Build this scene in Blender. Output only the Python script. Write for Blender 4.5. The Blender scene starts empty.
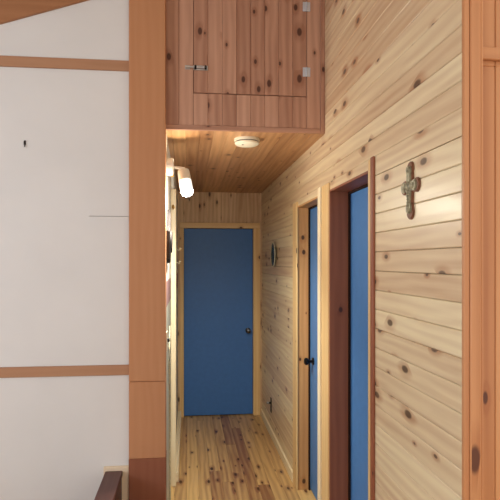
import bpy, bmesh, math, random
from mathutils import Vector, Matrix
random.seed(11)
S = bpy.context.scene
COL = S.collection

# ------------------------------------------------------------------ helpers
class MB:
    """collects shapes (with uv along the grain and a random value per board) into one mesh"""
    def __init__(s):
        s.v = []; s.f = []; s.uv = []; s.rnd = []; s.mi = []; s.sm = []
    def add_bm(s, bm, grain=None, rnd=None, mi=0, smooth=False, mat=None):
        if mat is not None: bm.transform(mat)
        bm.normal_update()
        rnd = random.random() if rnd is None else rnd
        bm.verts.ensure_lookup_table(); bm.verts.index_update()
        base = len(s.v)
        s.v += [v.co.copy() for v in bm.verts]
        for f in bm.faces:
            s.f.append([base + v.index for v in f.verts])
            n = f.normal
            g = grain if grain is not None else 2
            others = [i for i in range(3) if i != g]
            if abs(n[g]) > .8: ax = others
            else:
                c = others[0] if abs(n[others[0]]) < abs(n[others[1]]) else others[1]
                ax = [g, c]
            s.uv.append([(v.co[ax[0]] + rnd * 37.0, v.co[ax[1]] + rnd * 11.0) for v in f.verts])
            s.rnd.append(rnd); s.mi.append(mi); s.sm.append(smooth)
        bm.free()
    def box(s, x0, x1, y0, y1, z0, z1, grain=2, bev=0.0, rnd=None, mi=0, mat=None):
        bm = bmesh.new()
        bmesh.ops.create_cube(bm, size=1)
        bm.transform(Matrix.Translation(((x0+x1)/2, (y0+y1)/2, (z0+z1)/2)) @ Matrix.Diagonal((abs(x1-x0), abs(y1-y0), abs(z1-z0), 1)))
        if bev > 0:
            bmesh.ops.bevel(bm, geom=bm.edges[:], offset=bev, segments=1, affect='EDGES')
        s.add_bm(bm, grain, rnd, mi, False, mat)
        return s
    def cyl(s, p0, p1, r0, r1=None, seg=20, mi=0, bev=0.0, cap=True):
        r1 = r0 if r1 is None else r1
        p0, p1 = Vector(p0), Vector(p1); d = p1 - p0
        bm = bmesh.new()
        bmesh.ops.create_cone(bm, cap_ends=cap, segments=seg, radius1=r0, radius2=r1, depth=d.length)
        if bev > 0:
            ed = [e for e in bm.edges if any(len(f.verts) > 4 for f in e.link_faces)]
            bmesh.ops.bevel(bm, geom=ed, offset=bev, segments=3, affect='EDGES')
        M = Matrix.Translation((p0 + p1) / 2) @ d.to_track_quat('Z', 'Y').to_matrix().to_4x4()
        s.add_bm(bm, 2, None, mi, True, M)
        return s
    def lathe(s, prof, origin, axis, seg=28, mi=0):
        """prof: list of (r, h) turned around axis"""
        q = Vector(axis).normalized().to_track_quat('Z', 'Y').to_matrix().to_4x4()
        M = Matrix.Translation(origin) @ q
        bm = bmesh.new(); rings = []
        for r, h in prof:
            if r < 1e-6: rings.append([bm.verts.new((0, 0, h))])
            else: rings.append([bm.verts.new((r*math.cos(2*math.pi*k/seg), r*math.sin(2*math.pi*k/seg), h)) for k in range(seg)])
        for a, b in zip(rings, rings[1:]):
            for k in range(seg):
                k2 = (k+1) % seg
                if len(a) == 1 and len(b) == 1: continue
                if len(a) == 1: bm.faces.new((a[0], b[k], b[k2]))
                elif len(b) == 1: bm.faces.new((a[k], a[k2], b[0]))
                else: bm.faces.new((a[k], a[k2], b[k2], b[k]))
        bmesh.ops.recalc_face_normals(bm, faces=bm.faces[:])
        s.add_bm(bm, 2, None, mi, True, M)
        return s
    def sphere(s, c, r, sc=(1, 1, 1), mi=0):
        bm = bmesh.new()
        bmesh.ops.create_uvsphere(bm, u_segments=20, v_segments=12, radius=r)
        s.add_bm(bm, 2, None, mi, True, Matrix.Translation(c) @ Matrix.Diagonal((*sc, 1)))
        return s
    def prism(s, pts, M, depth, bev=0.0, grain=2, mi=0):
        """outline pts (in local xy) extruded by depth along local z, placed by M"""
        bm = bmesh.new()
        f = bm.faces.new([bm.verts.new((x, y, 0)) for x, y in pts])
        r = bmesh.ops.extrude_face_region(bm, geom=[f])
        vs = [e for e in r['geom'] if isinstance(e, bmesh.types.BMVert)]
        bmesh.ops.translate(bm, verts=vs, vec=(0, 0, depth))
        bmesh.ops.recalc_face_normals(bm, faces=bm.faces[:])
        if bev > 0:
            top = [e for e in bm.edges if all(abs(v.co.z - depth) < 1e-6 for v in e.verts)]
            bmesh.ops.bevel(bm, geom=top, offset=bev, segments=2, affect='EDGES')
        s.add_bm(bm, grain, None, mi, False, M)
        return s
    def tube(s, pts, r, seg=10, mi=0):
        bm = bmesh.new(); rings = []
        pts = [Vector(p) for p in pts]
        for i, p in enumerate(pts):
            t = (pts[min(i+1, len(pts)-1)] - pts[max(i-1, 0)]).normalized()
            q = t.to_track_quat('Z', 'Y')
            rings.append([bm.verts.new(p + q @ Vector((r*math.cos(2*math.pi*k/seg), r*math.sin(2*math.pi*k/seg), 0))) for k in range(seg)])
        for a, b in zip(rings, rings[1:]):
            for k in range(seg): bm.faces.new((a[k], a[(k+1) % seg], b[(k+1) % seg], b[k]))
        bm.faces.new(rings[0][::-1]); bm.faces.new(rings[-1])
        s.add_bm(bm, 2, None, mi, True)
        return s
    def build(s, name, mats, parent=None, loc=None):
        me = bpy.data.meshes.new(name)
        off = Vector(loc) if loc is not None else Vector((0, 0, 0))
        me.from_pydata([tuple(v - off) for v in s.v], [], s.f)
        uv = me.uv_layers.new(name='UVMap')
        at = me.attributes.new('rnd', 'FLOAT', 'FACE')
        i = 0
        for k, p in enumerate(me.polygons):
            p.material_index = s.mi[k]; p.use_smooth = s.sm[k]
            at.data[k].value = s.rnd[k]
            for c in s.uv[k]:
                uv.data[i].uv = c; i += 1
        for m in (mats if isinstance(mats, (list, tuple)) else [mats]): me.materials.append(m)
        if any(s.sm): me.set_sharp_from_angle(angle=math.radians(40))
        me.update()
        o = bpy.data.objects.new(name, me); COL.objects.link(o)
        o.location = off
        if parent is not None:
            o.parent = parent
            o.location = off - parent.location
        return o

def tag(o, label, cat, kind=None, group=None):
    o['label'] = label; o['category'] = cat
    if kind: o['kind'] = kind
    if group: o['group'] = group
    return o
def empty(name, loc):
    o = bpy.data.objects.new(name, None); o.location = loc; o.empty_display_size = .05
    COL.objects.link(o); return o

# ------------------------------------------------------------------ materials
def srgb(r, g, b):
    f = lambda c: (c/255/12.92) if c/255 <= .04045 else ((c/255+.055)/1.055)**2.4
    return (f(r), f(g), f(b), 1)
def new_mat(name):
    m = bpy.data.materials.new(name); m.use_nodes = True
    nt = m.node_tree
    return m, nt, nt.nodes['Principled BSDF']
def wood(name, light, dark, rough=.42, knots=.55, var=.22, grain=1.0, knot_col=(62, 32, 18), stretch=1.0, spec=.5, coat=0.0, knot_scale=(9, 13), ksize=.17):
    m, nt, b = new_mat(name); N, L = nt.nodes, nt.links
    uv = N.new('ShaderNodeUVMap'); uv.uv_map = 'UVMap'
    at = N.new('ShaderNodeAttribute'); at.attribute_name = 'rnd'
    def math_(op, a, c=None):
        n = N.new('ShaderNodeMath'); n.operation = op
        for i, x in enumerate((a, c)):
            if x is None: continue
            if hasattr(x, 'links'): L.new(x, n.inputs[i])
            else: n.inputs[i].default_value = x
        return n.outputs[0]
    def mapping(sx, sy):
        n = N.new('ShaderNodeMapping'); n.inputs['Scale'].default_value = (sx, sy, 1)
        L.new(uv.outputs[0], n.inputs[0]); return n.outputs[0]
    # knots: cells of a stretched voronoi, only some of them hold a knot
    vo = N.new('ShaderNodeTexVoronoi'); vo.voronoi_dimensions = '2D'; vo.inputs['Scale'].default_value = 1
    vo.inputs['Randomness'].default_value = .9
    L.new(mapping(*knot_scale), vo.inputs['Vector'])
    sp = N.new('ShaderNodeSeparateColor'); L.new(vo.outputs['Color'], sp.inputs[0])
    has = math_('GREATER_THAN', sp.outputs[0], knots)
    size = math_('MULTIPLY', math_('ADD', sp.outputs[1], .35), ksize)
    kr = N.new('ShaderNodeMapRange'); kr.interpolation_type = 'SMOOTHSTEP'
    L.new(vo.outputs['Distance'], kr.inputs[0])
    L.new(math_('MULTIPLY', size, .55), kr.inputs[1]); L.new(size, kr.inputs[2])
    kr.inputs[3].default_value = 1; kr.inputs[4].default_value = 0
    kmask = math_('MULTIPLY', kr.outputs[0], has)
    halo = N.new('ShaderNodeMapRange'); halo.interpolation_type = 'SMOOTHSTEP'
    L.new(vo.outputs['Distance'], halo.inputs[0]); L.new(size, halo.inputs[1]); L.new(math_('MULTIPLY', size, 2.6), halo.inputs[2])
    halo.inputs[3].default_value = .4; halo.inputs[4].default_value = 0
    hmask = math_('MULTIPLY', halo.outputs[0], has)
    # grain: fine streaks + broad rings, distorted near the knots
    n1 = N.new('ShaderNodeTexNoise'); n1.noise_dimensions = '2D'; n1.inputs['Scale'].default_value = 1; n1.inputs['Detail'].default_value = 5
    L.new(mapping(1.6*stretch, 42), n1.inputs['Vector'])
    wv = N.new('ShaderNodeTexWave'); wv.wave_type = 'BANDS'; wv.bands_direction = 'Y'
    wv.inputs['Scale'].default_value = 1; wv.inputs['Distortion'].default_value = 7; wv.inputs['Detail'].default_value = 2.5
    wv.inputs['Detail Scale'].default_value = .9
    L.new(mapping(1.5*stretch, 7), wv.inputs['Vector'])
    n2 = N.new('ShaderNodeTexNoise'); n2.noise_dimensions = '2D'; n2.inputs['Scale'].default_value = 1; n2.inputs['Detail'].default_value = 2
    L.new(mapping(1.1, 7), n2.inputs['Vector'])
    g = math_('ADD', math_('MULTIPLY', n1.outputs[0], .55*grain), math_('MULTIPLY', wv.outputs[0], .28*grain))
    g = math_('ADD', g, math_('MULTIPLY', n2.outputs[0], .55*grain))
    g = math_('SUBTRACT', g, .22 + .45*(grain-1))
    g = math_('ADD', g, math_('MULTIPLY', math_('SUBTRACT', at.outputs['Fac'], .5), var*2))
    g = math_('ADD', g, hmask)
    mx = N.new('ShaderNodeMix'); mx.data_type = 'RGBA'; mx.clamp_factor = True
    L.new(g, mx.inputs[0]); mx.inputs[6].default_value = srgb(*light); mx.inputs[7].default_value = srgb(*dark)
    k = N.new('ShaderNodeMix'); k.data_type = 'RGBA'
    L.new(math_('MULTIPLY', kmask, .9), k.inputs[0]); L.new(mx.outputs[2], k.inputs[6]); k.inputs[7].default_value = srgb(*knot_col)
    L.new(k.outputs[2], b.inputs['Base Color'])
    rr = N.new('ShaderNodeMapRange'); L.new(n1.outputs[0], rr.inputs[0]); rr.inputs[3].default_value = rough-.06; rr.inputs[4].default_value = rough+.1
    L.new(rr.outputs[0], b.inputs['Roughness'])
    b.inputs['Specular IOR Level'].default_value = spec
    b.inputs['Coat Weight'].default_value = coat; b.inputs['Coat Roughness'].default_value = .25
    bp = N.new('ShaderNodeBump'); bp.inputs['Strength'].default_value = .05; bp.inputs['Distance'].default_value = .001
    L.new(n1.outputs[0], bp.inputs['Height']); L.new(bp.outputs[0], b.inputs['Normal'])
    return m
def plain(name, col, rough=.5, metal=0, var=.06, scale=8, bump=0.0, spec=.5, stretch=(1, 1, 1)):
    m, nt, b = new_mat(name); N, L = nt.nodes, nt.links
    tc = N.new('ShaderNodeTexCoord'); mp = N.new('ShaderNodeMapping'); mp.inputs['Scale'].default_value = stretch
    L.new(tc.outputs['Object'], mp.inputs[0])
    n = N.new('ShaderNodeTexNoise'); n.inputs['Scale'].default_value = scale; n.inputs['Detail'].default_value = 4
    L.new(mp.outputs[0], n.inputs['Vector'])
    c = srgb(*col)
    mx = N.new('ShaderNodeMix'); mx.data_type = 'RGBA'
    mx.inputs[6].default_value = tuple(x*(1-var*2.2) for x in c[:3]) + (1,)
    mx.inputs[7].default_value = tuple(min(1, x*(1+var*2.2)) for x in c[:3]) + (1,)
    L.new(n.outputs[0], mx.inputs[0]); L.new(mx.outputs[2], b.inputs['Base Color'])
    b.inputs['Roughness'].default_value = rough; b.inputs['Metallic'].default_value = metal
    b.inputs['Specular IOR Level'].default_value = spec
    if bump:
        bp = N.new('ShaderNodeBump'); bp.inputs['Strength'].default_value = bump; bp.inputs['Distance'].default_value = .002
        L.new(n.outputs[0], bp.inputs['Height']); L.new(bp.outputs[0], b.inputs['Normal'])
    return m

M_PINE = wood('pale_pine_wall', (240, 222, 182), (182, 134, 98), rough=.37, knots=.85, var=.34, grain=.7, knot_col=(84, 62, 46), knot_scale=(6.5, 13), ksize=.18, coat=.15)
M_LOFT = wood('reddish_pine_loft', (204, 158, 132), (158, 110, 86), rough=.42, knots=.75, var=.3, knot_col=(70, 32, 22), knot_scale=(7, 12), ksize=.16)
M_HALLC = wood('amber_pine_ceiling', (216, 168, 118), (160, 112, 72), rough=.4, knots=.88, var=.3, knot_col=(70, 38, 20))
M_END = wood('grey_pine_end_wall', (228, 198, 158), (180, 142, 104), rough=.5, knots=.72, var=.25, knot_col=(66, 36, 24), knot_scale=(6, 14), ksize=.2)
M_FLOOR = wood('knotty_pine_floor', (222, 184, 122), (142, 98, 66), rough=.32, knots=.74, var=.55, knot_col=(58, 28, 14), knot_scale=(7, 17), ksize=.2)
M_TRIM = wood('honey_pine_casing', (238, 208, 150), (212, 168, 110), rough=.42, knots=.93, var=.1, stretch=.6)
M_JAMB = wood('red_brown_jamb', (162, 98, 66), (130, 72, 48), rough=.5, knots=.87, var=.1, knot_col=(60, 26, 18))
M_JAMBH = wood('honey_pine_jamb', (216, 166, 108), (184, 126, 74), rough=.45, knots=.9, var=.1)
M_POST = wood('orange_timber_post', (198, 144, 104), (184, 126, 86), rough=.6, knots=1.1, var=.08, grain=.7, spec=.3)
M_POSTB = wood('red_brown_post_foot', (150, 94, 68), (136, 80, 58), rough=.6, knots=1.1, var=.05, grain=.7, spec=.3)
M_FIR = wood('orange_fir_panel', (214, 154, 104), (178, 114, 70), rough=.42, knots=.9, var=.16, stretch=.4, knot_col=(80, 36, 22), knot_scale=(5, 12), ksize=.22)
M_BATTEN = wood('brown_wood_batten', (186, 142, 110), (168, 120, 88), rough=.6, knots=1.1, var=.08, grain=.6, spec=.3)
M_CEIL   = wood('pale_limed_ceiling', (226, 220, 208), (206, 198, 184), rough=.6, knots=1.1, var=.1)
M_RAFTER = wood('brown_rafter', (176, 124, 84), (150, 98, 62), rough=.55, knots=.93, var=.1)
M_BASE = wood('pale_base_board', (248, 236, 204), (234, 212, 170), rough=.35, knots=1.1, var=.05)
M_WALNUT = wood('dark_brown_board', (104, 66, 58), (82, 48, 42), rough=.45, knots=1.1, var=.08, grain=.7)
M_CREAMB = wood('cream_board', (240, 222, 194), (226, 202, 170), rough=.55, knots=1.1, var=.05, grain=.6)
M_WHITE  = plain('off_white_wallboard', (226, 224, 222), .75, var=.025, scale=3, bump=.05, spec=.25)
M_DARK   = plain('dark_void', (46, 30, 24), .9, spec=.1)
M_BLUE   = plain('blue_painted_door', (74, 126, 184), .45, var=.05, scale=22, bump=.08, spec=.4)
M_BLUED  = plain('deep_blue_painted_door', (64, 115, 184), .45, var=.05, scale=22, bump=.08, spec=.4)
M_WMETAL = plain('white_enamel', (240, 238, 230), .35, spec=.5)
M_IVORY  = plain('ivory_plastic', (232, 222, 196), .45)
M_GREYP  = plain('grey_grille', (150, 142, 128), .6)
M_STEEL  = plain('bright_steel', (200, 202, 206), .28, metal=1, var=.04)
M_DSTEEL = plain('dark_steel', (96, 98, 104), .25, metal=1)
M_BLACK  = plain('black_metal', (30, 28, 30), .3, metal=.6)
M_BRASS  = plain('old_brass', (170, 130, 70), .35, metal=1)
M_PEWTER = plain('mottled_pewter', (150, 144, 118), .5, metal=.35, var=.32, scale=70, bump=.5)
M_CROSSB = plain('brown_cross_back', (126, 80, 54), .55, var=.3, scale=60, bump=.3)
M_DKWOOD = plain('dark_carved_wood', (30, 20, 17), .7, var=.25, scale=40, bump=.4)
M_DKGRN  = plain('dark_green_glaze', (38, 50, 40), .25, var=.4, scale=35, bump=.1)
M_RIM    = plain('pale_glazed_rim', (206, 196, 164), .35, var=.2, scale=40)
M_HINGE  = plain('pale_zinc_hinge', (206, 214, 228), .3, metal=.5, var=.05)

def painted_wall():
    # white paint above, a mauve border strip, pale sage paint below
    m, nt, b = new_mat('two_tone_painted_wall'); N, L = nt.nodes, nt.links
    g = N.new('ShaderNodeNewGeometry'); s = N.new('ShaderNodeSeparateXYZ'); L.new(g.outputs['Position'], s.inputs[0])
    mr = N.new('ShaderNodeMapRange'); mr.inputs[1].default_value = 0; mr.inputs[2].default_value = 3; L.new(s.outputs[2], mr.inputs[0])
    r = N.new('ShaderNodeValToRGB'); r.color_ramp.interpolation = 'CONSTANT'
    e = r.color_ramp.elements
    e[0].position = 0; e[0].color = srgb(198, 200, 184)
    e[1].position = 1.385/3; e[1].color = srgb(168, 132, 132)
    x = e.new(1.545/3); x.color = srgb(236, 234, 222)
    L.new(mr.outputs[0], r.inputs[0]); L.new(r.outputs[0], b.inputs['Base Color'])
    b.inputs['Roughness'].default_value = .6
    return m
M_PAINT = painted_wall()
def emit(name, col, strength):
    m, nt, b = new_mat(name)
    b.inputs['Base Color'].default_value = (*col, 1)
    b.inputs['Emission Color'].default_value = (*col, 1); b.inputs['Emission Strength'].default_value = strength
    return m
M_BULB = emit('lit_bulb', (1, .97, .92), 10)
M_CUP = emit('lit_frosted_glass', (1, .96, .86), 1.0)
M_SHADE = emit('lit_frosted_shade', (.62, .55, .42), .12)

# ------------------------------------------------------------------ key dimensions (metres; hall runs along +Y)
XR, YE, HC = .795, 5.383, 2.41           # right wall face, end wall face, hall ceiling
YL, YF, YP = 2.855, 1.384, 2.80          # loft face, right-hand return wall, post face
XW = -.125                               # left hall wall face
YC = 2.84                                # white wall face
PITCH = .0815
D1, D2, DH = (2.10, 2.735), (2.948, 3.575), 2.053   # door openings on the right wall
def zc(x): return 3.16 + .335 * (x + 1.02)          # sloped ceiling underside

# ------------------------------------------------------------------ floor
m = MB(); x = -3.0
while x < 3.0:
    y = -2.0 - random.random()
    while y < 6:
        l = random.uniform(1.6, 3.6)
        m.box(x, x+.0875, y, min(y+l, 6.0), -.025, 0, grain=1, bev=.0012)
        y += l
    x += .088
m.box(-3, 3, -2, 6, -.08, -.026, grain=1, mi=1)
tag(m.build('floor', [M_FLOOR, M_DARK]), 'honey coloured knotty pine plank floor running down the hall', 'floor', 'structure')

# ------------------------------------------------------------------ right wall: horizontal boards, two door openings
DHB = DH + .013
m = MB()
z0 = 1.703 - 21*PITCH
def seg_list(za, zb):
    full = [(YF+.001, YE+.1)]
    if zb <= DHB + 1e-6: return [(YF+.001, D1[0]-.013), (D1[1]+.013, D2[0]-.013), (D2[1]+.013, YE+.1)]
    return full
k = 0
while z0 + k*PITCH < 3.9:
    a, b_ = z0 + k*PITCH, z0 + (k+1)*PITCH; k += 1
    a = max(a, 0)
    if b_ <= 0.005: continue
    pieces = [(a, DHB), (DHB, b_)] if a < DHB-.004 < b_-.008 else [(a, b_)]
    r = random.random()*.6 + .4*min(1, max(0, (a-1.9)/.5))  # random tone per board, plus painted-in dimness on the upper boards
    for pa, pb in pieces:
        for ya, yb in seg_list(pa, pb):
            split = len(pieces) > 1
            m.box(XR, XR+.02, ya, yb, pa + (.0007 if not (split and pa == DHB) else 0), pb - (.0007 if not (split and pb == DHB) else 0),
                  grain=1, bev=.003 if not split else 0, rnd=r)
for ya, yb in ((YF+.11, D1[0]-.013), (D1[1]+.013, D2[0]-.013), (D2[1]+.013, YE+.15)): m.box(XR+.021, XR+.14, ya, yb, 0, DH+.013, mi=1)
m.box(XR+.021, XR+.14, YF+.11, YE+.15, DH+.013, 3.9, mi=1)
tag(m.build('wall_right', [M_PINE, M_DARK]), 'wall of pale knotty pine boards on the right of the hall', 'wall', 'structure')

# ------------------------------------------------------------------ jambs, doors and casings on the right wall
def jamb(name, y0, y1, xb, mat, label):
    m = MB()
    m.box(XR-.004, XR+.17, y1, y1+.012, 0, DH, bev=.001)          # far jamb
    m.box(XR-.004, XR+.17, y0-.012, y0, 0, DH, bev=.001)          # near jamb
    m.box(XR-.004, XR+.17, y0-.012, y1+.012, DH, DH+.012, grain=1, bev=.001)
    m.box(xb-.012, xb-.001, y1-.012, y1, 0, DH-.012, mi=1)        # dark strips painting the shadow line of the door gap
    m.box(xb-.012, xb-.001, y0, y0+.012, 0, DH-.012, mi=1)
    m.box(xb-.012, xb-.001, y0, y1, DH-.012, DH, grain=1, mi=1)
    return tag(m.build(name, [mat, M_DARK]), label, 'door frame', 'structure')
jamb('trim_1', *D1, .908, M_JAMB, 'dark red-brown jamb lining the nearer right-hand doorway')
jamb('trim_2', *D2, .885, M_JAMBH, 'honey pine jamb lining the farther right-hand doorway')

def knob_on(parent, name, base, axis, mats, r=.026):
    a = Vector(axis)
    o = MB()
    o.lathe([(0, 0), (r*1.05, 0), (r*1.05, .004), (r*.9, .008), (r*.42, .01), (r*.4, .03), (r*.75, .036), (r, .048), (r*.97, .058), (r*.6, .066), (0, .067)], base, a)
    return o.build(name, mats, parent, loc=base)
def door_x(name, xs, y0, y1, label, knob=None, mat=M_BLUE):
    m = MB().box(xs, xs+.035, y0+.003, y1-.003, .012, DH-.004, bev=.0015)
    d = tag(m.build(name, mat, loc=(xs, (y0+y1)/2, .012)), label, 'door', 'structure')
    if knob: knob_on(d, 'door_knob', (xs, knob[0], knob[1]), (-1, 0, 0), M_BLACK)
    return d
door_x('door_1', .908, *D1, 'blue door recessed in the nearer doorway on the right wall')
door_x('door_2', .885, *D2, 'blue door with black knob in the farther doorway on the right wall', knob=(3.475, .955), mat=M_BLUE)

XC = XR - .012
def casing(name, y0, y1, zt, mat, label, x=XC):
    m = MB().box(x, XR, y0, y1, 0, zt, bev=.003)
    return tag(m.build(name, mat), label, 'door trim', 'structure')
casing('trim_20', 2.098, 2.12, 2.106, M_TRIM, 'slim pale edge strip beside the nearer doorway')
casing('trim_3', 2.062, 2.093, 2.112, M_JAMB, 'narrow red-brown casing on the near side of the nearer doorway')
casing('trim_4', 2.745, 2.885, 2.106, M_TRIM, 'wide honey pine casing between the two right-hand doorways')
casing('trim_5', 2.902, 2.955, 2.106, M_BASE, 'narrow pale casing at the near edge of the farther doorway', x=XC-.006)
casing('trim_6', 3.565, 3.70, 2.095, M_TRIM, 'pine casing on the far side of the farther right-hand doorway')

# ------------------------------------------------------------------ end wall, end door
m = MB(); x = -.29
DX0, DX1, DZ = -.045, .703, 2.022
while x < .93:
    m.box(x, x+.0805, YE, YE+.02, DZ, HC+.1, grain=2, bev=.002); x += .0812
m.box(-.4, DX0, YE, YE+.1, 0, DZ, mi=0); m.box(DX1, .95, YE, YE+.1, 0, DZ, mi=0)
m.box(-.4, 1.0, YE+.02, YE+.1, DZ, HC+.2, mi=1)
m.box(-.4, 1.0, YE+.1, YE+.14, 0, HC+.2, mi=1)
tag(m.build('wall_end', [M_END, M_DARK]), 'vertical pine board wall closing the end of the hall', 'wall', 'structure')
def end_trim(name, x0, x1, z0_, z1, gr, label):
    tag(MB().box(x0, x1, YE-.018, YE, z0_, z1, grain=gr, bev=.003).build(name, M_TRIM), label, 'door trim', 'structure')
end_trim('trim_7', -.088, DX0, 0, DZ, 2, 'thin pine casing left of the blue end door')
end_trim('trim_8', DX1, .776, 0, DZ, 2, 'pine casing right of the blue end door')
end_trim('trim_9', -.088, .776, DZ, 2.082, 0, 'pine head casing above the blue end door')
m = MB().box(DX0+.003, DX1-.003, YE+.012, YE+.05, .01, DZ-.003, bev=.0015)
d3 = tag(m.build('door_3', M_BLUED, loc=((DX0+DX1)/2, YE+.012, .01)), 'plain dark blue door closing the end of the hall', 'door', 'structure')
knob_on(d3, 'door_knob', (.648, YE+.012, .918), (0, -1, 0), M_DSTEEL, r=.027)

# ------------------------------------------------------------------ left hall wall, its casing, base boards
m = MB()
m.box(XW-.1, XW, YL, 3.72, 0, 3.2); m.box(XW-.1, XW+.018, 3.80, YE, 0, 3.2); m.box(XW-.1, XW, 3.72, 3.80, 0, 3.2)
tag(m.build('wall_left_hall', M_PAINT), 'left hall wall painted white above a mauve border and pale green below', 'wall', 'structure')
tag(MB().box(XW, -.088, 3.725, 3.80, 0, 2.2, bev=.003).build('trim_10', M_BASE), 'bright pine upright standing out from the left hall wall', 'door trim', 'structure')
tag(MB().box(XW+.018, -.071, 3.80, YE-.018, 0, .075, grain=1, bev=.003).build('baseboard_left', M_BASE), 'pale baseboard at the foot of the left hall wall', 'baseboard', 'structure')
tag(MB().box(XR-.016, XR, 3.70, YE-.018, 0, .075, grain=1, bev=.004).build('baseboard_right', M_BASE), 'pale baseboard at the foot of the right hall wall', 'baseboard', 'structure')

# ------------------------------------------------------------------ hall ceiling
m = MB(); x = XW-.05
while x < XR+.02:
    m.box(x, min(x+.0805, XR+.02), YL+.012, YE+.02, HC, HC+.02, grain=1, bev=.002); x += .0812
m.box(XW-.05, XR+.02, YL+.03, YE+.02, HC+.02, HC+.06, mi=1)
tag(m.build('ceiling_hall', [M_HALLC, M_DARK]), 'low amber pine board ceiling over the hall', 'ceiling', 'structure')

# ------------------------------------------------------------------ loft face above the hall, with a hatch
HX0, HX1, HZ0 = .031, .687, 2.622
HZ1 = 3.27
m = MB()
edges = [XW-.01, -.051, HX0] + [HX0 + (HX1-HX0)/8*i for i in range(1, 9)] + [.768]
for a, b_ in zip(edges, edges[1:]):
    inside = a >= HX0-1e-6 and b_ <= HX1+1e-6
    r = random.random()
    if inside:
        m.box(a+.0005, b_-.0005, YL, YL+.02, HC+.028, HZ0-.002, bev=.0022, rnd=r)
        m.box(a+.0005, b_-.0005, YL, YL+.02, HZ1+.002, zc(a), bev=.0022, rnd=r)
    else:
        m.box(a+.0005, b_-.0005, YL, YL+.02, HC+.028, zc(a), bev=.0022, rnd=r)
m.box(XW-.01, XR, YL+.036, YL+.05, HC+.02, zc(XW), mi=1)
tag(m.build('wall_loft', [M_LOFT, M_DARK]), 'reddish vertical board wall above the hall opening', 'wall', 'structure')
tag(MB().box(.768, XR, YL-.006, YL+.02, HC, zc(.77), bev=.002).build('trim_11', M_LOFT), 'upright corner strip at the right edge of the loft wall', 'trim', 'structure')
tag(MB().box(XW-.005, .7675, YL-.004, YL+.012, HC, HC+.027, grain=0, bev=.002).build('trim_12', M_LOFT), 'edge strip along the bottom of the loft wall', 'trim', 'structure')

hatch = empty('access_hatch', ((HX0+HX1)/2, YL, HZ0))
tag(hatch, 'board hatch door set flush in the loft wall above the hall', 'hatch')
m = MB()
for i in range(8):
    w = (HX1-HX0)/8
    a, b_ = HX0+i*w, HX0+(i+1)*w
    m.box(a + (.002 if i == 0 else .0005), b_ - (.002 if i == 7 else .0005), YL+.001, YL+.021, HZ0+.002, HZ1-.002, bev=.0022)
m.box(HX0+.003, HX1-.003, YL+.021, YL+.033, HZ0+.003, HZ1-.003, grain=0)
m.build('door_panel', M_LOFT, hatch, loc=(HX0, YL, HZ0))
# sliding latch across the left edge
lz = 2.765
m = MB().box(.03, .112, YL-.0025, YL+.001, lz-.014, lz+.014, bev=.0012)
latch = m.build('latch', M_STEEL, hatch, loc=(.03, YL, lz))
b2 = MB().cyl((-.012, YL-.009, lz), (.085, YL-.009, lz), .0055, seg=14)
b2.sphere((.088, YL-.014, lz), .009)
b2.build('bolt', M_STEEL, latch, loc=(.03, YL-.009, lz)).location = Vector((0, -.009, 0))
for bx in (.042, .1):
    MB().box(bx-.006, bx+.006, YL-.017, YL-.0015, lz-.011, lz+.011, bev=.003).build('bracket', M_BLACK, latch, loc=(.03, YL, lz)).location = Vector((0, 0, 0))
m = MB().box(-.017, .012, YL-.003, YL-.0002, lz-.012, lz+.012, bev=.001)
m.build('latch_keeper', M_STEEL, hatch, loc=(0, YL, lz))
for hz in (2.765, 3.145):
    m = MB().box(.664, .708, YL-.003, YL+.0008, hz-.027, hz+.027, bev=.001)
    m.cyl((.687, YL-.004, hz-.027), (.687, YL-.004, hz+.027), .0035, seg=10)
    m.build('hinge', M_HINGE, hatch, loc=(.687, YL, hz))
# ------------------------------------------------------------------ big post left of the hall opening
PX0, PX1 = -.324, -.1245
m = MB()
m.box(PX0, PX1, YP, YP+.12, .998+.002, zc(PX0), bev=.003)
m.box(PX0, PX1, YP, YP+.12, .575, .998, bev=.003)
post = tag(m.build('trim_13', M_POST, loc=((PX0+PX1)/2, YP, .575)), 'broad orange-brown timber post between white wall and hall', 'post', 'structure')
MB().box(PX0-.001, PX1+.001, YP-.001, YP+.12, 0, .575, bev=.003).build('post_foot', M_POSTB, post, loc=((PX0+PX1)/2, YP, 0))['label'] = 'dark red-brown lower length'

# ------------------------------------------------------------------ white wall with battens and rake board
m = MB()
SX = -.545
sz = 1.914
m.box(-3, SX, YC, YC+.1, 0, 3.6); m.box(SX, PX0+.01, YC, YC+.1, 0, sz-.0012); m.box(SX, PX0+.01, YC, YC+.1, sz+.0012, 3.6)
tag(m.build('wall_left', M_WHITE), 'off-white panelled wall left of the timber post', 'wall', 'structure')
tag(MB().box(-3, PX0, YC-.014, YC, 2.722, 2.779, grain=0, bev=.002).build('trim_14', M_BATTEN), 'upper brown wood batten across the white wall', 'trim', 'structure')
tag(MB().box(-3, PX0, YC-.014, YC, 1.032, 1.088, grain=0, bev=.002).build('trim_15', M_BATTEN), 'lower brown wood batten across the white wall', 'trim', 'structure')
ang = math.atan(.335)
Mx = Matrix.Translation((-1.02, YC-.02, 2.948)) @ Matrix.Rotation(-ang, 4, 'Y')
tag(MB().box(-2.2, .74, 0, .02, 0, .19, grain=0, bev=.003, mat=Mx).build('trim_16', M_RAFTER), 'brown sloping board along the top of the white wall', 'trim', 'structure')
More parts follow.
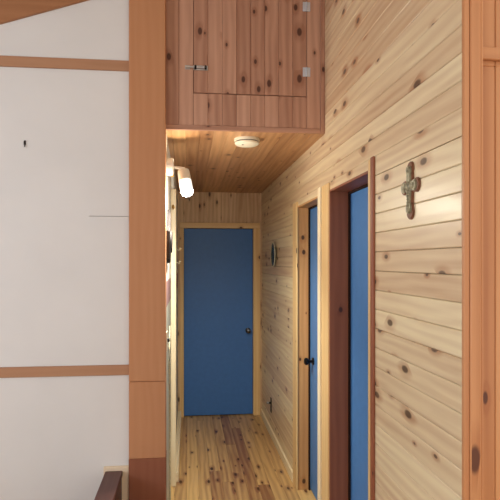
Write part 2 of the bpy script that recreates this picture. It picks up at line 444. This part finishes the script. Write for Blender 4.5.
# sloped ceiling over the room
m = MB(); y = -2.0
Mc = Matrix.Translation((-1.02, 0, 3.16)) @ Matrix.Rotation(-ang, 4, 'Y')
while y < 3.1:
    m.box(-2.2, 4.4, y, y+.0875, 0, .02, grain=0, bev=.002, mat=Mc); y += .088
m.box(-2.2, 4.4, -2, 3.1, .02, .1, mi=1, mat=Mc)
tag(m.build('ceiling', [M_CEIL, M_DARK]), 'sloping board ceiling above the room', 'ceiling', 'structure')

# nail and scuff on the white wall
m = MB()
nx, nz = -.887, 2.305
nail = empty('wall_hook', (nx, YC, nz)); tag(nail, 'tiny dark picture hook on the white wall between the battens', 'hook')
MB().box(nx-.006, nx+.006, YC-.002, YC, nz-.004, nz+.018, bev=.001).build('plate', M_DKWOOD, nail, loc=(nx, YC, nz))
MB().tube([(nx, YC-.002, nz+.004), (nx+.001, YC-.008, nz-.012), (nx+.003, YC-.012, nz-.018), (nx+.004, YC-.012, nz-.01)], .0025).build('hook', M_DKWOOD, nail, loc=(nx, YC, nz))
MB().cyl((nx+.001, YC, nz+.01), (nx+.004, YC-.01, nz+.016), .003).build('nail', M_BLACK, nail, loc=(nx, YC, nz))

# dark low rail running out from the white wall, cream board behind it
m = MB()
rail = empty('low_partition', (-.42, 2.1, 0)); tag(rail, 'dark brown low wooden partition end against the white wall beside the post', 'partition')
MB().box(-.45, -.364, 1.6, YC-.022, 0, .475, grain=1, bev=.003).build('body', M_WALNUT, rail, loc=(-.42, 2.1, 0))
MB().box(-.454, -.36, 1.6, YC-.021, .476, .506, grain=1, bev=.003).build('cap', M_WALNUT, rail, loc=(-.42, 2.1, .43))
m = MB(); m.box(-.464, PX0-.001, YC-.02, YC, 0, .527, bev=.003)
tag(m.build('trim_17', M_CREAMB), 'cream board on the white wall behind the dark partition', 'trim', 'structure')

# ------------------------------------------------------------------ right-hand return wall and corner post
m = MB(); xs = [XR+.02, .856, .906] + [.906+.0815*i for i in range(1, 27)]
for a, b_ in zip(xs, xs[1:]): m.box(a+.0005, b_-.0005, YF+.012, YF+.032, 0, 2.24, bev=.0022)
for a, b_ in zip(xs, xs[1:]): m.box(a+.0005, b_-.0005, YF+.012, YF+.032, 2.24, zc(a), bev=.0022)
m.box(XR+.02, 3, YF+.033, YF+.1, 0, 4.3, mi=1)
tag(m.build('wall_front', [M_FIR, M_DARK]), 'orange vertical board wall right of the corner post', 'wall', 'structure')
m = MB()
m.box(XR-.001, .812, YF-.012, YF, 0, zc(XR), bev=.002); m.box(.8125, .845, YF-.016, YF, 0, zc(XR), bev=.003); m.box(0.8455, .854, YF-.012, YF, 0, zc(XR), bev=.002)
tag(m.build('trim_18', M_FIR), 'fluted orange corner post at the near end of the pine wall', 'post', 'structure')
tag(MB().box(.8545, 3, YF-.004, YF+.012, 2.254, 2.290, grain=0, bev=.002).build('trim_19', M_FIR), 'horizontal rail across the orange board wall by the corner post', 'trim', 'structure')

# ------------------------------------------------------------------ cross on the right wall
def budded(sc=1.0, w=.0225, lobe=.026, up=.08, side=.063, down=.105):
    """half outlines of a cross with rounded lobed ends; local x = across, y = up"""
    pts = []
    def arc(cx, cy, r, a0, a1, n=10):
        for i in range(n+1):
            a = math.radians(a0 + (a1-a0)*i/n); pts.append((cx + r*math.cos(a), cy + r*math.sin(a)))
    w, lobe, up, side, down = w*sc, lobe*sc, up*sc, side*sc, down*sc
    b = .75
    arc(side-lobe*.6, 0, lobe, -125, 125)
    pts.append((w, w))
    arc(0, up-lobe*.6, lobe*.95, -35, 215)
    pts.append((-w, w))
    arc(-side+lobe*.6, 0, lobe, 55, 305)
    pts.append((-w, -w))
    pts.append((-w*.8, -down*.6))
    arc(0, -down+lobe*.5, lobe*1.02, 160, 380)
    pts.append((w*.8, -down*.6)); pts.append((w, -w))
    return pts
CY, CZ = 1.714, 1.93
cross = empty('wall_cross', (XR, CY, CZ)); tag(cross, 'ornate grey metal cross on a brown back, hung on the pine wall', 'cross')
# local x -> -Y (towards the camera side), local y -> Z, local z -> -X (out of the wall)
MR = Matrix(((0, 0, -1, 0), (-1, 0, 0, 0), (0, 1, 0, 0), (0, 0, 0, 1)))
MB().prism(budded(1.0), Matrix.Translation((XR, CY, CZ)) @ MR, .008, bev=.003).build('back_plate', M_CROSSB, cross, loc=(XR, CY, CZ))
MB().prism(budded(.84, w=.02, lobe=.024), Matrix.Translation((XR-.008, CY+.002, CZ)) @ MR, .005, bev=.003).build('front_plate', M_PEWTER, cross, loc=(XR, CY, CZ))
fx = XR-.013; fy = CY+.002
MB().lathe([(.018, 0), (.018, .002), (.015, .005), (.011, .003), (.008, .005), (0, .007)], (fx, fy, CZ), (-1, 0, 0)).build('centre_boss', M_PEWTER, cross, loc=(XR, CY, CZ))
for dy, dz in ((.031, 0), (-.031, 0), (0, .06), (0, -.084)):
    MB().lathe([(.012, 0), (.011, .003), (.006, .002), (.004, .004), (0, .005)], (fx, fy+dy, CZ+dz), (-1, 0, 0)).build('end_boss', M_PEWTER, cross, loc=(XR, CY, CZ))
for i in range(5): MB().sphere((fx-.001, fy, CZ-.024-.011*i), .0048).build('bead', M_PEWTER, cross, loc=(XR, CY, CZ))

# ------------------------------------------------------------------ round dark plate far down the right wall
py, pz = 4.53, 1.727
pl = empty('wall_plate', (XR, py, pz)); tag(pl, 'small round dark decorative plate on the right hall wall near the end door', 'plate')
MB().lathe([(0, 0), (.07, 0), (.1, .012), (.112, .02), (.106, .021), (.07, .01), (.05, .007), (0, .006)], (XR, py, pz), (-1, 0, 0), seg=36).build('dish', M_DKGRN, pl, loc=(XR, py, pz))
m = MB(); m.lathe([(.1065, .0205), (.109, .024), (.114, .023), (.116, .018), (.1125, .0195)], (XR, py, pz), (-1, 0, 0), seg=36)
m.build('rim', M_RIM, pl, loc=(XR, py, pz))

# small dark fitting with a bright tip, low on the right wall
sy, szz = 4.74, .295
ds = empty('wall_fitting', (XR, sy, szz)); tag(ds, 'small dark wall fitting with a bright tip above the right baseboard', 'wall fitting')
MB().box(XR-.006, XR, sy-.022, sy+.022, szz-.075, szz+.065, bev=.002).build('back_plate', M_DKWOOD, ds, loc=(XR, sy, szz))
MB().cyl((XR-.006, sy, szz+.015), (XR-.03, sy, szz+.015), .009).build('stem', M_BLACK, ds, loc=(XR, sy, szz))
MB().sphere((XR-.035, sy, szz+.015), .013).build('tip', M_STEEL, ds, loc=(XR, sy, szz))

# ------------------------------------------------------------------ smoke detector
sx_, sy_ = .358, 3.035
sd = empty('smoke_detector', (sx_, sy_, HC)); tag(sd, 'round ivory smoke detector on the hall ceiling', 'smoke detector')
MB().lathe([(0, 0), (.079, 0), (.079, .012), (.077, .014), (0, .014)], (sx_, sy_, HC), (0, 0, -1), seg=40).build('base', M_IVORY, sd, loc=(sx_, sy_, HC))
MB().lathe([(.068, .014), (.068, .022), (0, .022)], (sx_, sy_, HC), (0, 0, -1), seg=40).build('vent_ring', M_GREYP, sd, loc=(sx_, sy_, HC))
MB().lathe([(.074, .022), (.075, .025), (.072, .032), (.06, .038), (.03, .041), (0, .042)], (sx_, sy_, HC), (0, 0, -1), seg=40).build('cover', M_IVORY, sd, loc=(sx_, sy_, HC))
MB().cyl((sx_-.03, sy_-.03, HC-.0395), (sx_-.03, sy_-.03, HC-.043), .006, seg=14).build('test_button', M_GREYP, sd, loc=(sx_, sy_, HC))

# ------------------------------------------------------------------ spotlight on the left wall
ly, lz = 2.985, 2.222
sp = empty('wall_spotlight', (XW, ly, lz)); tag(sp, 'lit white spotlight on the left hall wall just behind the post', 'lamp')
MB().lathe([(0, 0), (.05, 0), (.054, .024), (.052, .036), (.046, .04), (.02, .042), (0, .042)], (XW, ly, lz), (1, 0, 0), seg=32).build('wall_canopy', M_WMETAL, sp, loc=(XW, ly, lz))
head_top = Vector((-.028, ly-.005, lz-.02)); ax = Vector((.17, -.3, -1)).normalized()
MB().tube([(XW+.02, ly, lz), (XW+.04, ly, lz-.002), (XW+.065, ly, lz-.004), (head_top.x+.01, ly, lz-.008)], .009).build('arm', M_WMETAL, sp, loc=(XW, ly, lz))
MB().sphere((XW+.032, ly, lz-.045), .012, (1, 1, 1.2)).cyl((XW+.032, ly, lz-.004), (XW+.032, ly, lz-.04), .004).build('pull_knob', M_BRASS, sp, loc=(XW, ly, lz))
MB().sphere(tuple(head_top - ax*.006), .014).build('swivel_joint', M_WMETAL, sp, loc=(XW, ly, lz))
L_ = .135
H_ = .068
MB().lathe([(0, 0), (.03, 0), (.034, .004), (.036, .03), (.0365, H_), (.034, H_), (.03, .02), (0, .02)], head_top, ax, seg=32).build('lamp_head', M_SHADE, sp, loc=(XW, ly, lz))
MB().lathe([(.0345, H_-.004), (.0362, H_), (.0375, L_), (.0355, L_), (.0345, H_+.004)], head_top, ax, seg=32).build('glass_cup', M_CUP, sp, loc=(XW, ly, lz))
bulb_c = head_top + ax*(L_-.012)
MB().lathe([(0, -.02), (.018, -.02), (.033, -.003), (.036, .014), (.032, .03), (.018, .04), (0, .043)], bulb_c, ax, seg=28).build('bulb', M_BULB, sp, loc=(XW, ly, lz))

# ------------------------------------------------------------------ things on the left hall wall
# dark carved plaque with a pointed top
qy, qz = 3.0, 1.81
def plaque():
    k_ = .75
    pts = [(-.13, -.13), (-.06, -.15), (0, -.16), (.06, -.15), (.13, -.13), (.14, -.04), (.13, .03), (.085, .06), (.06, .1), (.025, .13), (0, .165),
           (-.025, .13), (-.06, .1), (-.085, .06), (-.13, .03), (-.14, -.04)]
    return [(a_*k_, b_*.98) for a_, b_ in pts]
ML = Matrix(((0, 0, 1, XW), (1, 0, 0, qy), (0, 1, 0, qz), (0, 0, 0, 1)))
q = empty('carved_plaque', (XW, qy, qz)); tag(q, 'dark carved wooden plaque hung on the white left hall wall', 'plaque')
MB().prism(plaque(), ML, .022, bev=.005).build('board', M_DKWOOD, q, loc=(XW, qy, qz))
MB().lathe([(.066, 0), (.066, .006), (.06, .01), (.055, .005), (.03, .004), (.02, .008), (0, .009)], (XW+.022, qy, qz-.03), (1, 0, 0), seg=32).build('boss', M_DKWOOD, q, loc=(XW, qy, qz))
# light switch
wy, wz = 2.93, 1.2
w = empty('light_switch', (XW, wy, wz)); tag(w, 'light switch with dark toggle on the left hall wall beside the post', 'light switch')
MB().box(XW, XW+.006, wy-.036, wy+.036, wz-.058, wz+.058, bev=.002).build('plate', M_IVORY, w, loc=(XW, wy, wz))
MB().box(XW+.006, XW+.02, wy-.006, wy+.006, wz-.004, wz+.016, bev=.002).build('toggle', M_BLACK, w, loc=(XW, wy, wz))
# thin cord
cy = 3.3
pts = [(XW+.006, cy, 1.24), (XW+.007, cy-.02, 1.2), (XW+.008, cy-.1, 1.12), (XW+.008, cy-.14, 1.04), (XW+.008, cy-.1, .92), (XW+.008, cy-.04, .8), (XW+.008, cy, .5), (XW+.008, cy+.02, .2), (XW+.009, cy+.03, .01)]
tag(MB().tube(pts, .005).build('hanging_string', M_RIM), 'thin pale string hanging down the green part of the left hall wall', 'string')
# hooks
def hook(name, x, y, z, d, mat, label):
    o = empty(name, (x, y, z)); tag(o, label, 'hook')
    d = Vector(d); base = Vector((x, y, z))
    c = MB(); c.cyl(base, base + d*.004, .012, seg=16); c.build('plate', mat, o, loc=base)
    c = MB(); c.tube([base + d*.004, base + d*.02 + Vector((0, 0, -.004)), base + d*.028 + Vector((0, 0, -.016)), base + d*.036 + Vector((0, 0, -.01)), base + d*.04 + Vector((0, 0, .004))], .0045)
    c.sphere(base + d*.04 + Vector((0, 0, .006)), .008); c.build('hook', mat, o, loc=base)
hook('coat_hook', -.108, 3.725, 2.065, (0, -1, 0), M_BRASS, 'brass hook near the top of the bright pine upright')
hook('coat_hook', XW+.018, 4.25, 1.77, (1, 0, 0), M_RIM, 'upper of two small pale hooks on the wall left of the end door')
hook('coat_hook', XW+.018, 4.25, 1.66, (1, 0, 0), M_RIM, 'lower of two small pale hooks on the wall left of the end door')

# ------------------------------------------------------------------ unseen left side of the room, window added for its light
WX, WY0, WY1, WZ0, WZ1 = -3.0, -.6, 1.5, 1.25, 2.35
m = MB()
m.box(WX-.12, WX, -2, WY0, 0, zc(WX)); m.box(WX-.12, WX, WY1, YC+.1, 0, zc(WX)); m.box(WX-.12, WX, WY0, WY1, 0, WZ0); m.box(WX-.12, WX, WY0, WY1, WZ1, zc(WX))
tag(m.build('wall_side', M_WHITE), 'unseen white side wall around the added window', 'wall', 'structure')
m = MB()
for a, b_, e, f in ((WY0, WY1, WZ0, WZ0+.05), (WY0, WY1, WZ1-.05, WZ1)): m.box(WX-.08, WX-.02, a, b_, e, f, grain=1, bev=.003)
for a in (WY0, (WY0+WY1)/2-.02, WY1-.05): m.box(WX-.08, WX-.02, a, a+.05, WZ0+.05, WZ1-.05, bev=.003)
tag(m.build('added_window_1', M_TRIM), 'wood framed window added in the unseen side wall for its light', 'window', 'structure')
m = MB(); m.box(-3.12, 3, -2.12, -2, 2.15, 4.4); m.box(2.2, 3, -2.12, -2, 0, 2.15)  # unseen header, added to cut the light reaching the upper walls
tag(m.build('added_wall_back', M_WHITE), 'unseen white wall head added behind the camera to dim the upper walls', 'wall', 'structure')
# ------------------------------------------------------------------ light
def light(name, kind, loc, energy, col, **kw):
    l = bpy.data.lights.new(name, kind); l.energy = energy; l.color = col
    for k_, v_ in kw.items(): setattr(l, k_, v_)
    o = bpy.data.objects.new(name, l); o.location = loc; COL.objects.link(o); return o
light('hall_bulb_light', 'POINT', tuple(bulb_c + ax*.08), 9, (1, .95, .83), shadow_soft_size=.03)
sl = light('hall_spot_light', 'SPOT', tuple(bulb_c + ax*.05), 85, (1, .95, .83), shadow_soft_size=.03, spot_size=math.radians(125), spot_blend=.9)
sl.rotation_euler = Vector((.12, .45, -1)).to_track_quat('-Z', 'Y').to_euler()
ul = light('hall_uplight', 'SPOT', tuple(head_top + Vector((-.03, -.0, .03))), 2.5, (1, .92, .7), shadow_soft_size=.015, spot_size=math.radians(100), spot_blend=.8)
ul.rotation_euler = Vector((-.05, -.3, 1)).to_track_quat('-Z', 'Y').to_euler()

al = light('added_window_light', 'AREA', (WX-.1, (WY0+WY1)/2, (WZ0+WZ1)/2), 55, (.64, .78, 1), shape='RECTANGLE', size=WY1-WY0, size_y=WZ1-WZ0)  # area light added in the made-up window to brighten the right wall
al.rotation_euler = (math.radians(90), 0, math.radians(-90))
W = bpy.data.worlds.new('daylight'); S.world = W; W.use_nodes = True
bg = W.node_tree.nodes['Background']
bg.inputs[0].default_value = (1.0, .945, .875, 1); bg.inputs[1].default_value = 1.5

# ------------------------------------------------------------------ camera
c = bpy.data.cameras.new('camera'); c.sensor_width = 36; c.lens = 36; c.shift_x = .02; c.shift_y = .024; c.clip_start = .02
co = bpy.data.objects.new('camera', c); COL.objects.link(co)
co.location = (0, 0, 1.66); co.rotation_euler = (math.radians(90), 0, -math.atan(52/500))
S.camera = co
vs = S.view_settings
vs.view_transform = 'Standard'; vs.look = 'None'; vs.gamma = 1; vs.exposure = .1
